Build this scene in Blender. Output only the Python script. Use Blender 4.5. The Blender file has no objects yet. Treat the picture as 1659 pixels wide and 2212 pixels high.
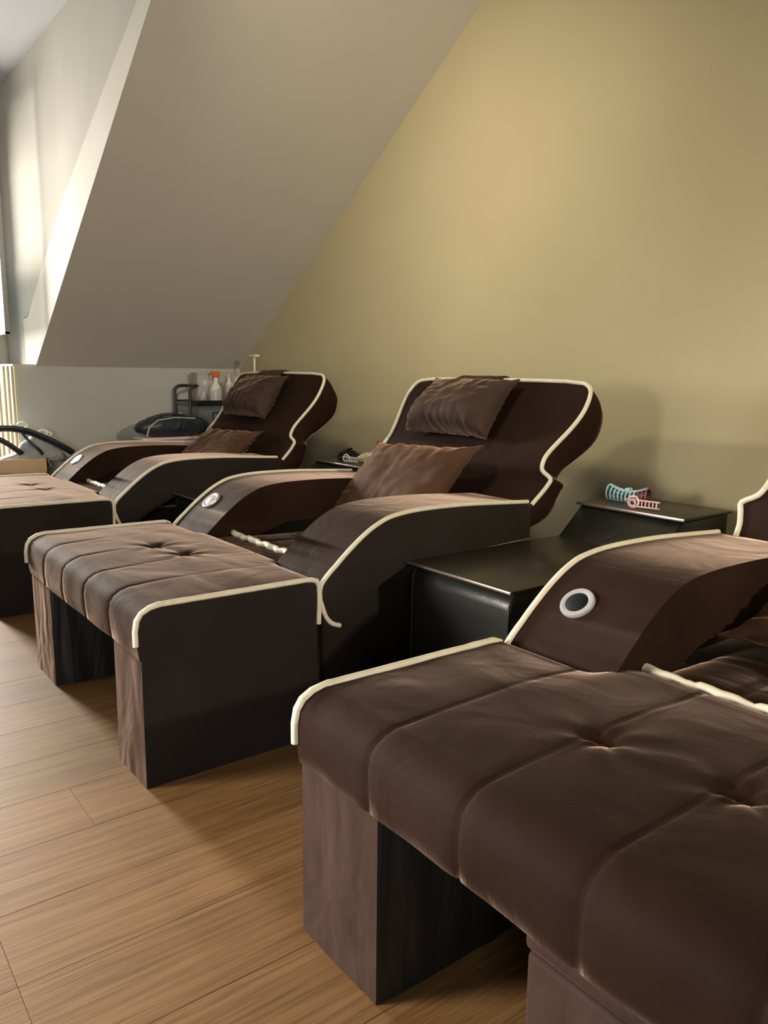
import bpy, bmesh, math, random
from mathutils import Vector, Matrix, noise
random.seed(7)
PI = math.pi
D = bpy.data
COL = bpy.context.scene.collection
SC = bpy.context.scene

# ------------------------------------------------------------------ camera
cam_d = D.cameras.new('camera'); cam = D.objects.new('camera', cam_d); COL.objects.link(cam)
Rr = ((0.6057807541133344, 0.7955600520370979, 0.010671529815825398),
      (0.14349916471961677, -0.09605536574510748, -0.9849778456576301),
      (-0.7825839684472538, 0.5982119777422581, -0.17235069484932175))
X, Yd, Fw = [Vector(v) for v in Rr]
M = Matrix((X, -Yd, -Fw)).transposed().to_4x4()
M.translation = Vector((0, 0, 1.10))
cam.matrix_world = M
cam_d.sensor_fit = 'VERTICAL'; cam_d.sensor_height = 24.0
cam_d.lens = 1694.2387 / 2212 * 24.0
cam_d.clip_start = 0.02
SC.camera = cam

# ------------------------------------------------------------------ world, lights, exposure
w = D.worlds.new('world'); SC.world = w; w.use_nodes = True
bg = w.node_tree.nodes['Background']; bg.inputs[0].default_value = (0.97, 0.98, 1.0, 1); bg.inputs[1].default_value = 1.6

def area(name, loc, target, sx, sy, power, col):
    l = D.lights.new(name, 'AREA'); l.shape = 'RECTANGLE'; l.size = sx; l.size_y = sy
    l.energy = power; l.color = col
    o = D.objects.new(name, l); COL.objects.link(o); o.location = loc
    o.rotation_euler = (Vector(target) - Vector(loc)).to_track_quat('-Z', 'Y').to_euler()
    return o
area('window_daylight', (-7.60, 0.26, 1.75), (0, 0.75, 0.60), 0.75, 1.5, 440, (1.0, 0.93, 0.82))
rm = area('room_lamp', (2.20, 1.42, 2.13), (-4.2, 2.78, 1.5), 0.13, 0.13, 31, (1.0, 0.86, 0.60)); rm.data.spread = math.radians(100)
rl = area('right_fill_light', (2.45, -1.6, 1.40), (-4.6, 2.0, 1.6), 1.8, 1.6, 25, (0.97, 0.97, 1.0)); rl.data.spread = math.radians(75)  # added soft fill for the slope and knee wall; no window here
bl = area('back_fill_light', (-2.9, -2.8, 1.30), (-0.85, 0.75, 0.22), 1.6, 0.9, 30, (1.0, 0.92, 0.82)); bl.data.spread = math.radians(44)  # added fill from behind the camera, lifts the ottoman fronts
cs = area('wall_fill_light', (-2.50, 1.15, 2.86), (-3.0, 2.78, 1.45), 0.25, 0.25, 9.5, (1.0, 0.88, 0.66)); cs.data.spread = math.radians(95)  # added fill brightening the middle of the back wall; no fixture
SC.view_settings.view_transform = 'Standard'; SC.view_settings.look = 'None'
SC.view_settings.gamma = 1.0; SC.view_settings.use_curve_mapping = False
SC.view_settings.exposure = 0.0

# ------------------------------------------------------------------ materials
def mat(name, col, rough=0.6, col2=None, scale=6.0, bump=0.0, bscale=40.0, sheen=0.0, sheen_col=(1, 1, 1), sheen_r=0.4,
        metal=0.0, spec=0.5, coat=0.0, stretch=(1, 1, 1), wrinkle=0.0, trans=0.0, alpha=1.0, detail=4.0):
    m = D.materials.new(name); m.use_nodes = True
    nt = m.node_tree; N = nt.nodes; L = nt.links; p = N['Principled BSDF']
    p.inputs['Base Color'].default_value = (*col, 1); p.inputs['Roughness'].default_value = rough
    p.inputs['Metallic'].default_value = metal; p.inputs['Specular IOR Level'].default_value = spec
    p.inputs['Coat Weight'].default_value = coat; p.inputs['Transmission Weight'].default_value = trans
    p.inputs['Alpha'].default_value = alpha
    if sheen:
        p.inputs['Sheen Weight'].default_value = sheen; p.inputs['Sheen Roughness'].default_value = sheen_r
        p.inputs['Sheen Tint'].default_value = (*sheen_col, 1)
    tc = N.new('ShaderNodeTexCoord'); mp = N.new('ShaderNodeMapping'); L.new(tc.outputs['Object'], mp.inputs[0])
    mp.inputs['Scale'].default_value = stretch
    if col2:
        n = N.new('ShaderNodeTexNoise'); n.inputs['Scale'].default_value = scale; n.inputs['Detail'].default_value = detail
        L.new(mp.outputs[0], n.inputs['Vector'])
        r = N.new('ShaderNodeValToRGB'); r.color_ramp.elements[0].position = 0.35; r.color_ramp.elements[1].position = 0.68
        r.color_ramp.elements[0].color = (*col, 1); r.color_ramp.elements[1].color = (*col2, 1)
        L.new(n.outputs[0], r.inputs[0]); L.new(r.outputs[0], p.inputs['Base Color'])
    last = None
    if wrinkle:
        n = N.new('ShaderNodeTexNoise'); n.inputs['Scale'].default_value = 5; n.inputs['Detail'].default_value = 2
        n.inputs['Distortion'].default_value = 1.2
        L.new(mp.outputs[0], n.inputs['Vector'])
        b = N.new('ShaderNodeBump'); b.inputs['Strength'].default_value = 1.0; b.inputs['Distance'].default_value = wrinkle
        L.new(n.outputs[0], b.inputs['Height']); last = b
    if bump:
        n = N.new('ShaderNodeTexNoise'); n.inputs['Scale'].default_value = bscale; n.inputs['Detail'].default_value = 3
        L.new(mp.outputs[0], n.inputs['Vector'])
        b = N.new('ShaderNodeBump'); b.inputs['Strength'].default_value = bump; b.inputs['Distance'].default_value = 0.002
        L.new(n.outputs[0], b.inputs['Height'])
        if last: L.new(last.outputs[0], b.inputs['Normal'])
        last = b
    if last: L.new(last.outputs[0], p.inputs['Normal'])
    return m

VS = (1.0, 0.68, 0.50)
M_VELVET = mat('brown_velvet', (0.0165, 0.0070, 0.0045), 0.75, (0.026, 0.0120, 0.0080), 3.5, 0.2, 180, 0.62, (1.0, 0.71, 0.54), 0.23, spec=0.10, wrinkle=0.005)
M_VELVET_LEG = mat('brown_velvet_cover', (0.034, 0.018, 0.0135), 0.7, (0.048, 0.027, 0.021), 9, 0.2, 180, 0.40, VS, 0.3, spec=0.15,
                   wrinkle=0.008, stretch=(1.3, 1.3, 0.7))
M_CUSHION = mat('tan_brown_velvet', (0.058, 0.027, 0.015), 0.7, (0.090, 0.044, 0.026), 4, 0.25, 150, 0.5, (1, .66, .44), 0.3, spec=0.15, wrinkle=0.006)
M_PILLOW = mat('grey_brown_velvet', (0.042, 0.024, 0.018), 0.75, (0.062, 0.038, 0.030), 5, 0.25, 150, 0.5, VS, 0.3, spec=0.12, wrinkle=0.005)
M_SIDE = mat('dark_side_velvet', (0.017, 0.013, 0.011), 0.85, (0.023, 0.017, 0.015), 4, 0.2, 160, 0.08, VS, 0.4, spec=0.2, wrinkle=0.004)
M_PIPE = mat('cream_piping', (0.72, 0.66, 0.52), 0.55, (0.80, 0.75, 0.62), 30, 0.3, 90)
M_LINING = mat('black_lining', (0.010, 0.011, 0.011), 0.45, wrinkle=0.008, stretch=(2.5, 2.5, 0.4))
M_LEATHER = mat('black_leather', (0.018, 0.019, 0.017), 0.36, bump=0.25, bscale=160, wrinkle=0.004)
M_TOP = mat('black_wood_top', (0.030, 0.026, 0.018), 0.32, (0.040, 0.034, 0.024), 9, 0.05, 60, stretch=(1, .2, 1))
M_EDGE = mat('rose_metal_edge', (0.62, 0.50, 0.46), 0.28, metal=0.85)
M_CHROME = mat('chrome', (0.72, 0.72, 0.74), 0.18, metal=1.0)
M_RING = mat('satin_ring', (0.62, 0.62, 0.64), 0.28, metal=0.5)
M_SPK = mat('speaker_mesh', (0.006, 0.007, 0.011), 0.6, spec=0.2, bump=0.3, bscale=400)
M_SPKW = mat('speaker_mesh_pale', (0.55, 0.53, 0.50), 0.5, bump=0.4, bscale=400)
M_WALL = mat('beige_wallpaper', (0.55, 0.478, 0.297), 0.85, (0.58, 0.508, 0.322), 2.0, 0.12, 220, spec=0.25)
M_SLOPE = mat('taupe_slope_paint', (0.58, 0.545, 0.50), 0.85, (0.60, 0.565, 0.52), 1.5, 0.08, 200, spec=0.25)
M_KNEE = mat('grey_knee_wall', (0.50, 0.50, 0.47), 0.85, (0.53, 0.53, 0.50), 1.5, 0.1, 200, spec=0.2)
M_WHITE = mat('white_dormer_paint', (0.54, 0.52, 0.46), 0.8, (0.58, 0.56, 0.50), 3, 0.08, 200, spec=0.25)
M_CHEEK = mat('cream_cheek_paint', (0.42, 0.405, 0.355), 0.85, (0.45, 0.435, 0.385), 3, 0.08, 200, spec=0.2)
M_CREAM = mat('cream_reveal_paint', (0.60, 0.55, 0.36), 0.7, (0.64, 0.59, 0.41), 3, 0.08, 200)
M_CEIL = mat('pale_ceiling_paint', (0.42, 0.435, 0.45), 0.85, spec=0.2)
M_DARKJOINT = mat('floor_joint', (0.10, 0.06, 0.03), 0.8)

def wood_mat():
    m = D.materials.new('oak_floor'); m.use_nodes = True
    nt = m.node_tree; N = nt.nodes; L = nt.links; p = N['Principled BSDF']
    tc = N.new('ShaderNodeTexCoord'); oi = N.new('ShaderNodeObjectInfo')
    off = N.new('ShaderNodeVectorMath'); off.operation = 'SCALE'; off.inputs[0].default_value = (31, 17, 9)
    L.new(oi.outputs['Random'], off.inputs['Scale'])
    add = N.new('ShaderNodeVectorMath'); L.new(tc.outputs['Object'], add.inputs[0]); L.new(off.outputs[0], add.inputs[1])
    mp = N.new('ShaderNodeMapping'); mp.inputs['Scale'].default_value = (9, 0.8, 9); L.new(add.outputs[0], mp.inputs[0])
    n1 = N.new('ShaderNodeTexNoise'); n1.inputs['Scale'].default_value = 1.6; n1.inputs['Detail'].default_value = 6
    n1.inputs['Distortion'].default_value = 0.8; L.new(mp.outputs[0], n1.inputs['Vector'])
    mp2 = N.new('ShaderNodeMapping'); mp2.inputs['Scale'].default_value = (70, 2.2, 70); L.new(add.outputs[0], mp2.inputs[0])
    n2 = N.new('ShaderNodeTexNoise'); n2.inputs['Scale'].default_value = 1.5; n2.inputs['Detail'].default_value = 5
    n2.inputs['Distortion'].default_value = 1.0; L.new(mp2.outputs[0], n2.inputs['Vector'])
    r = N.new('ShaderNodeValToRGB'); e = r.color_ramp.elements
    e[0].position = 0.30; e[0].color = (0.195, 0.102, 0.036, 1); e[1].position = 0.72; e[1].color = (0.272, 0.151, 0.060, 1)
    L.new(n1.outputs[0], r.inputs[0])
    r2 = N.new('ShaderNodeValToRGB'); e = r2.color_ramp.elements
    e[0].position = 0.33; e[0].color = (0.55, 0.50, 0.45, 1); e[1].position = 0.58; e[1].color = (1.05, 1.05, 1.05, 1)
    L.new(n2.outputs[0], r2.inputs[0])
    mx = N.new('ShaderNodeMix'); mx.data_type = 'RGBA'; mx.blend_type = 'MULTIPLY'; mx.inputs[0].default_value = 0.75
    L.new(r.outputs[0], mx.inputs[6]); L.new(r2.outputs[0], mx.inputs[7])
    hs = N.new('ShaderNodeHueSaturation'); mr = N.new('ShaderNodeMapRange')
    mr.inputs[3].default_value = 0.94; mr.inputs[4].default_value = 1.04
    L.new(oi.outputs['Random'], mr.inputs[0]); L.new(mr.outputs[0], hs.inputs['Value']); L.new(mx.outputs[2], hs.inputs['Color'])
    L.new(hs.outputs[0], p.inputs['Base Color'])
    p.inputs['Roughness'].default_value = 0.55; p.inputs['Specular IOR Level'].default_value = 0.3
    b = N.new('ShaderNodeBump'); b.inputs['Strength'].default_value = 0.35; b.inputs['Distance'].default_value = 0.0015
    L.new(n2.outputs[0], b.inputs['Height']); L.new(b.outputs[0], p.inputs['Normal'])
    return m
M_WOOD = wood_mat()

def glass_mat(name, col, alpha, rough=0.05):
    m = D.materials.new(name); m.use_nodes = True
    nt = m.node_tree; N = nt.nodes; L = nt.links
    N.remove(N['Principled BSDF'])
    t = N.new('ShaderNodeBsdfTransparent'); g = N.new('ShaderNodeBsdfPrincipled'); g.inputs['Base Color'].default_value = (*col, 1)
    g.inputs['Roughness'].default_value = rough
    x = N.new('ShaderNodeMixShader'); x.inputs[0].default_value = alpha
    L.new(t.outputs[0], x.inputs[1]); L.new(g.outputs[0], x.inputs[2]); L.new(x.outputs[0], N['Material Output'].inputs[0])
    return m
M_GLASS = glass_mat('window_glass', (0.85, 0.9, 0.92), 0.12)
M_BLUEREFL = glass_mat('blue_reflection_glass', (0.40, 0.62, 0.72), 0.55, 0.3)  # reflection of the outdoors, painted into the glass as pale blue

# ------------------------------------------------------------------ helpers
def finish(name, bm, m, parent=None, smooth=True, angle=35, mats=None):
    bmesh.ops.recalc_face_normals(bm, faces=bm.faces)
    me = D.meshes.new(name); bm.to_mesh(me); bm.free()
    if mats:
        for q in mats: me.materials.append(q)
    else: me.materials.append(m)
    if smooth:
        for p in me.polygons: p.use_smooth = True
        me.set_sharp_from_angle(angle=math.radians(angle))
    o = D.objects.new(name, me); COL.objects.link(o)
    if parent: o.parent = parent
    return o
def thing(name, label, cat, loc=(0, 0, 0), rz=0, group=None):
    o = D.objects.new(name, None); COL.objects.link(o); o.location = loc; o.rotation_euler = (0, 0, rz)
    o.empty_display_size = 0.1
    o['label'] = label; o['category'] = cat
    if group: o['group'] = group
    return o
def tag(o, label, cat, group=None):
    o['label'] = label; o['category'] = cat
    if group: o['group'] = group
    return o
def box(bm, x0, x1, y0, y1, z0, z1, bev=0.0, seg=2):
    r = bmesh.ops.create_cube(bm, size=1.0); vs = r['verts']
    for v in vs:
        v.co = Vector((x0 + (v.co.x + .5) * (x1 - x0), y0 + (v.co.y + .5) * (y1 - y0), z0 + (v.co.z + .5) * (z1 - z0)))
    if bev:
        es = list({e for v in vs for e in v.link_edges})
        bmesh.ops.bevel(bm, geom=es, offset=bev, segments=seg, affect='EDGES', profile=0.5)
    return vs
def boxobj(name, x0, x1, y0, y1, z0, z1, m, parent=None, bev=0.0, seg=2):
    bm = bmesh.new(); box(bm, x0, x1, y0, y1, z0, z1, bev, seg)
    return finish(name, bm, m, parent)
def struct(name, bm, m, **k):
    o = finish(name, bm, m, **k)
    o['kind'] = 'structure'; return o
def sbox(name, *a, m=None, bev=0):
    bm = bmesh.new(); box(bm, *a, bev); return struct(name, bm, m)
def prism(bm, pts, a0, a1, axis='x', bev=0.0, seg=2):
    """closed outline pts -> slab between a0 and a1 along axis ('x': pts are (y,z); 'y': pts are (x,z))"""
    def P(p, a): return (a, p[0], p[1]) if axis == 'x' else (p[0], a, p[1])
    A = [bm.verts.new(P(p, a0)) for p in pts]; B = [bm.verts.new(P(p, a1)) for p in pts]
    n = len(pts)
    fa = bm.faces.new(A); fb = bm.faces.new(B[::-1])
    for i in range(n): bm.faces.new((A[i], B[i], B[(i + 1) % n], A[(i + 1) % n]))
    if bev:
        es = list(fa.edges) + list(fb.edges)
        bmesh.ops.bevel(bm, geom=es, offset=bev, segments=seg, affect='EDGES', profile=0.5)
def catmull(pts, n=6, closed=False):
    P = [Vector(p) for p in pts]; out = []
    m = len(P); rng = range(m if closed else m - 1)
    for i in rng:
        p0 = P[(i - 1) % m] if (closed or i > 0) else P[0]
        p1 = P[i]; p2 = P[(i + 1) % m]
        p3 = P[(i + 2) % m] if (closed or i + 2 < m) else P[-1]
        for k in range(n):
            t = k / n
            out.append(0.5 * ((2 * p1) + (-p0 + p2) * t + (2 * p0 - 5 * p1 + 4 * p2 - p3) * t * t + (-p0 + 3 * p1 - 3 * p2 + p3) * t ** 3))
    if not closed: out.append(P[-1])
    return out
def tube(bm, pts, r, seg=10, closed=False, cap=True, flat=1.0):
    P = [Vector(p) for p in pts]; n = len(P); rings = []
    t0 = (P[1] - P[0]).normalized()
    nrm = t0.orthogonal().normalized()
    for i in range(n):
        if closed: t = (P[(i + 1) % n] - P[i - 1]).normalized()
        else: t = (P[min(i + 1, n - 1)] - P[max(i - 1, 0)]).normalized()
        nrm = (nrm - t * nrm.dot(t))
        if nrm.length < 1e-6: nrm = t.orthogonal()
        nrm.normalize(); b = t.cross(nrm)
        rr = r(i / (n - 1)) if callable(r) else r
        rings.append([bm.verts.new(P[i] + (nrm * math.cos(a) * rr + b * math.sin(a) * rr * flat)) for a in [2 * PI * k / seg for k in range(seg)]])
    m = n if closed else n - 1
    for i in range(m):
        A = rings[i]; B = rings[(i + 1) % n]
        for k in range(seg): bm.faces.new((A[k], A[(k + 1) % seg], B[(k + 1) % seg], B[k]))
    if cap and not closed:
        bm.faces.new(rings[0][::-1]); bm.faces.new(rings[-1])
def tubeobj(name, pts, r, m, parent=None, **k):
    bm = bmesh.new(); tube(bm, pts, r, **k); return finish(name, bm, m, parent, angle=60)
def lathe(bm, prof, c=(0, 0, 0), seg=24, mtx=None):
    rings = []
    for (r, z) in prof:
        ring = []
        for k in range(seg):
            a = 2 * PI * k / seg; v = Vector((r * math.cos(a), r * math.sin(a), z))
            if mtx: v = mtx @ v
            ring.append(bm.verts.new(v + Vector(c)))
        rings.append(ring)
    for i in range(len(rings) - 1):
        A, B = rings[i], rings[i + 1]
        for k in range(seg): bm.faces.new((A[k], A[(k + 1) % seg], B[(k + 1) % seg], B[k]))
    bm.faces.new(rings[0][::-1]); bm.faces.new(rings[-1])
def nz(x, y, z=0.0): return noise.noise(Vector((x, y, z)))

# ------------------------------------------------------------------ room shell
WY, KX, KZ, CZ = 2.78, -5.449, 1.13, 2.93          # gable wall, knee wall, knee height, ceiling height
SLX = KX + (CZ - KZ) / (2.822 - 1.128) * (5.449 - 2.915)
OX = -6.20                                          # outer wall with the window
DY0, DY1 = -0.80, 1.335                             # dormer cheeks
RX, RY = 2.60, -3.0
floor = sbox('floor', OX, RX, RY, WY, -0.10, -0.012, m=M_DARKJOINT)
PW = 0.22; k = 0
xs = -1.39 - PW * 22
row = 0
while xs < RX:
    x0, x1 = max(xs, OX), min(xs + PW, RX)
    if x1 - x0 > 0.02:
        L_ = 1.30
        st = 0.24 if abs(xs + 1.39 + PW) < 0.3 * PW or abs(xs + 1.39) < .01 * PW else random.uniform(0, L_)
        y = st - L_ * 6
        while y < WY:
            y0, y1 = max(y, RY), min(y + L_, WY)
            if y1 - y0 > 0.03:
                g = 0.0003
                bm = bmesh.new(); cx_, cy_ = (x0 + x1) / 2, (y0 + y1) / 2
                box(bm, x0 + g - cx_, x1 - g - cx_, y0 + g - cy_, y1 - g - cy_, -0.012, 0.0)
                top = [e for e in bm.edges if all(v.co.z > -0.001 for v in e.verts)]
                bmesh.ops.bevel(bm, geom=top, offset=0.0006, segments=1, affect='EDGES')
                o = finish('plank', bm, M_WOOD, floor, smooth=False); o.location = (cx_, cy_, 0)
            y += L_
    xs += PW; row += 1
sbox('wall_back', OX, RX, WY, WY + 0.12, -0.10, CZ + 0.1, m=M_WALL)
sbox('wall_right', RX, RX + 0.12, RY, WY, -0.10, CZ + 0.1, m=M_WALL)
sbox('wall_front', OX, RX, RY - 0.12, RY, -0.10, CZ + 0.1, m=M_WALL)
sbox('ceiling', OX, RX, RY, WY, CZ, CZ + 0.1, m=M_CEIL)
# knee wall: one solid box in front of the eaves on either side of the dormer
sbox('wall_knee', OX, KX, 1.21, WY, -0.012, KZ, m=M_KNEE)
sbox('wall_knee_front', OX, KX, RY, DY0, -0.012, KZ, m=M_KNEE)
def slope(name, y0, y1):
    bm = bmesh.new()
    prism(bm, [(KX, KZ), (SLX, CZ), (OX, CZ), (OX, KZ)], y0, y1, axis='y')
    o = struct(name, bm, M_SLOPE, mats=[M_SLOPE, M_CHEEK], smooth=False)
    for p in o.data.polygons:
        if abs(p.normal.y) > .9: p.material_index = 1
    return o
slope('wall_slope', DY1, WY)
slope('wall_slope_front', RY, DY0)
# white strip that follows the rake, and the paler lower patch of the cheek
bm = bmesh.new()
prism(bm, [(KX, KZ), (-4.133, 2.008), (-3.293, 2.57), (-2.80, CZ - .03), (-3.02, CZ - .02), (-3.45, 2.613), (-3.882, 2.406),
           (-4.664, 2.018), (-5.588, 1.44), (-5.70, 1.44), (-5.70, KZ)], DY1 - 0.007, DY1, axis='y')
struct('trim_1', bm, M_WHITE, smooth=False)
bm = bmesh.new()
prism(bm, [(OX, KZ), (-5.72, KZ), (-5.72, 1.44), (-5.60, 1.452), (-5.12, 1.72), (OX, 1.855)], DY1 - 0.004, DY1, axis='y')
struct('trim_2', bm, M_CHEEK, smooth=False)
# cream reveal lining on the end of the knee wall with its vertical mouldings
r_ = sbox('trim_3', OX, KX - 0.002, 1.196, 1.21, 0, KZ, m=M_CREAM)
for i, xx in enumerate((-5.50, -5.62, -5.74, -5.90, -6.05)):
    bm = bmesh.new(); box(bm, xx - 0.02, xx + 0.02, 1.183, 1.197, 0, KZ, 0.006); finish('moulding', bm, M_CREAM, r_)
sbox('trim_4', OX, KX, 1.19, 1.335, KZ, KZ + 0.012, m=M_WHITE)
# outer wall with the window opening
WY0, WY1, WZ0, WZ1 = -0.35, 1.08, 0.45, 2.45
bm = bmesh.new()
box(bm, OX - 0.15, OX, RY, WY0, -0.1, CZ + .1); box(bm, OX - 0.15, OX, WY1, WY, -0.1, CZ + .1)
box(bm, OX - 0.15, OX, WY0, WY1, -0.1, WZ0); box(bm, OX - 0.15, OX, WY0, WY1, WZ1, CZ + .1)
struct('wall_left', bm, M_WHITE, smooth=False)
win = D.objects.new('window_1', None); COL.objects.link(win); win['kind'] = 'structure'; win.location = (OX, 0, 0)
M_FRAME = mat('white_frame', (0.70, 0.70, 0.68), 0.4)
M_GREYFRAME = mat('grey_sash_frame', (0.30, 0.29, 0.29), 0.4)
bm = bmesh.new()
for (a, b, c, d) in ((WY0, WY0 + .06, WZ0, WZ1), (WY1 - .06, WY1, WZ0, WZ1), (WY0, WY1, WZ0, WZ0 + .06), (WY0, WY1, WZ1 - .06, WZ1)):
    box(bm, -0.13, -0.03, a, b, c, d, 0.004)
finish('window_frame', bm, M_FRAME, win)
boxobj('mullion', -0.12, -0.04, -0.14, -0.10, WZ0 + .06, WZ1 - .06, M_FRAME, win, 0.004)
boxobj('pane', -0.085, -0.078, WY0 + .05, -0.135, WZ0 + .05, WZ1 - .05, M_GLASS, win)
# the casement sash that stands open into the room
sash = thing('casement_sash', 'inward-opened glass casement at the left edge above the cream reveal', 'window sash', (OX, 1.165, 0))
bm = bmesh.new()
S0, S1, SZ0, SZ1 = 0.05, 0.795, 1.324, 2.62
for (a, b, c, d) in ((S0, S0 + .03, SZ0, SZ1), (S1 - .018, S1, SZ0, SZ1), (S0, S1, SZ0, SZ0 + .018), (S0, S1, SZ1 - .03, SZ1)):
    box(bm, a, b, -0.014, 0.014, c, d, 0.002)
finish('sash_frame', bm, M_GREYFRAME, sash)
boxobj('glass_pane', S0 + .02, S1 - .015, -0.003, 0.003, 1.755, SZ1 - .02, M_GLASS, sash)
o = boxobj('reflection_pane', S0 + .02, S1 - .015, -0.003, 0.003, SZ0 + .015, 1.745, M_BLUEREFL, sash); o['label'] = 'lower pane with a pale blue reflection painted in'
boxobj('glazing_bar', S0 + .02, S1 - .015, -0.006, 0.006, 1.743, 1.757, M_GREYFRAME, sash)

# ------------------------------------------------------------------ recliners
ARM_TOP = [(.552, .430), (.556, .475), (.606, .526), (.660, .572), (.717, .613), (.770, .641), (.825, .658), (.93, .668), (1.12, .667), (1.3, .657), (1.445, .648)]
ARM_BOT = [(1.470, .630), (1.470, .510), (1.2, .505), (.92, .504), (.866, .500), (.78, .460), (.70, .402), (.649, .362), (.606, .339), (.572, .372)]
BACK = [  # front (y,z), rear (y,z), half width
    ((1.44, .54), (1.56, .535), .500), ((1.47, .59), (1.61, .565), .520), ((1.50, .629), (1.635, .60), .532), ((1.535, .664), (1.645, .635), .540),
    ((1.560, .700), (1.65, .67), .553), ((1.570, .725), (1.66, .69), .556), ((1.575, .751), (1.68, .705), .510), ((1.60, .785), (1.72, .735), .494),
    ((1.63, .817), (1.77, .76), .494), ((1.67, .86), (1.83, .80), .510), ((1.71, .907), (1.87, .845), .530), ((1.745, .955), (1.885, .90), .545),
    ((1.775, 1.002), (1.885, .95), .548), ((1.80, 1.04), (1.865, .995), .538), ((1.812, 1.062), (1.85, 1.03), .518), ((1.818, 1.073), (1.835, 1.062), .490)]
HINGE = Vector((1.50, .60))
def rotyz(y, z, a):
    d = Vector((y, z)) - HINGE; w_ = max(0, min(1, (z - .56) / .08)); a = a * w_
    c, s = math.cos(a), math.sin(a)
    return HINGE.x + d.x * c - d.y * s, HINGE.y + d.x * s + d.y * c

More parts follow.
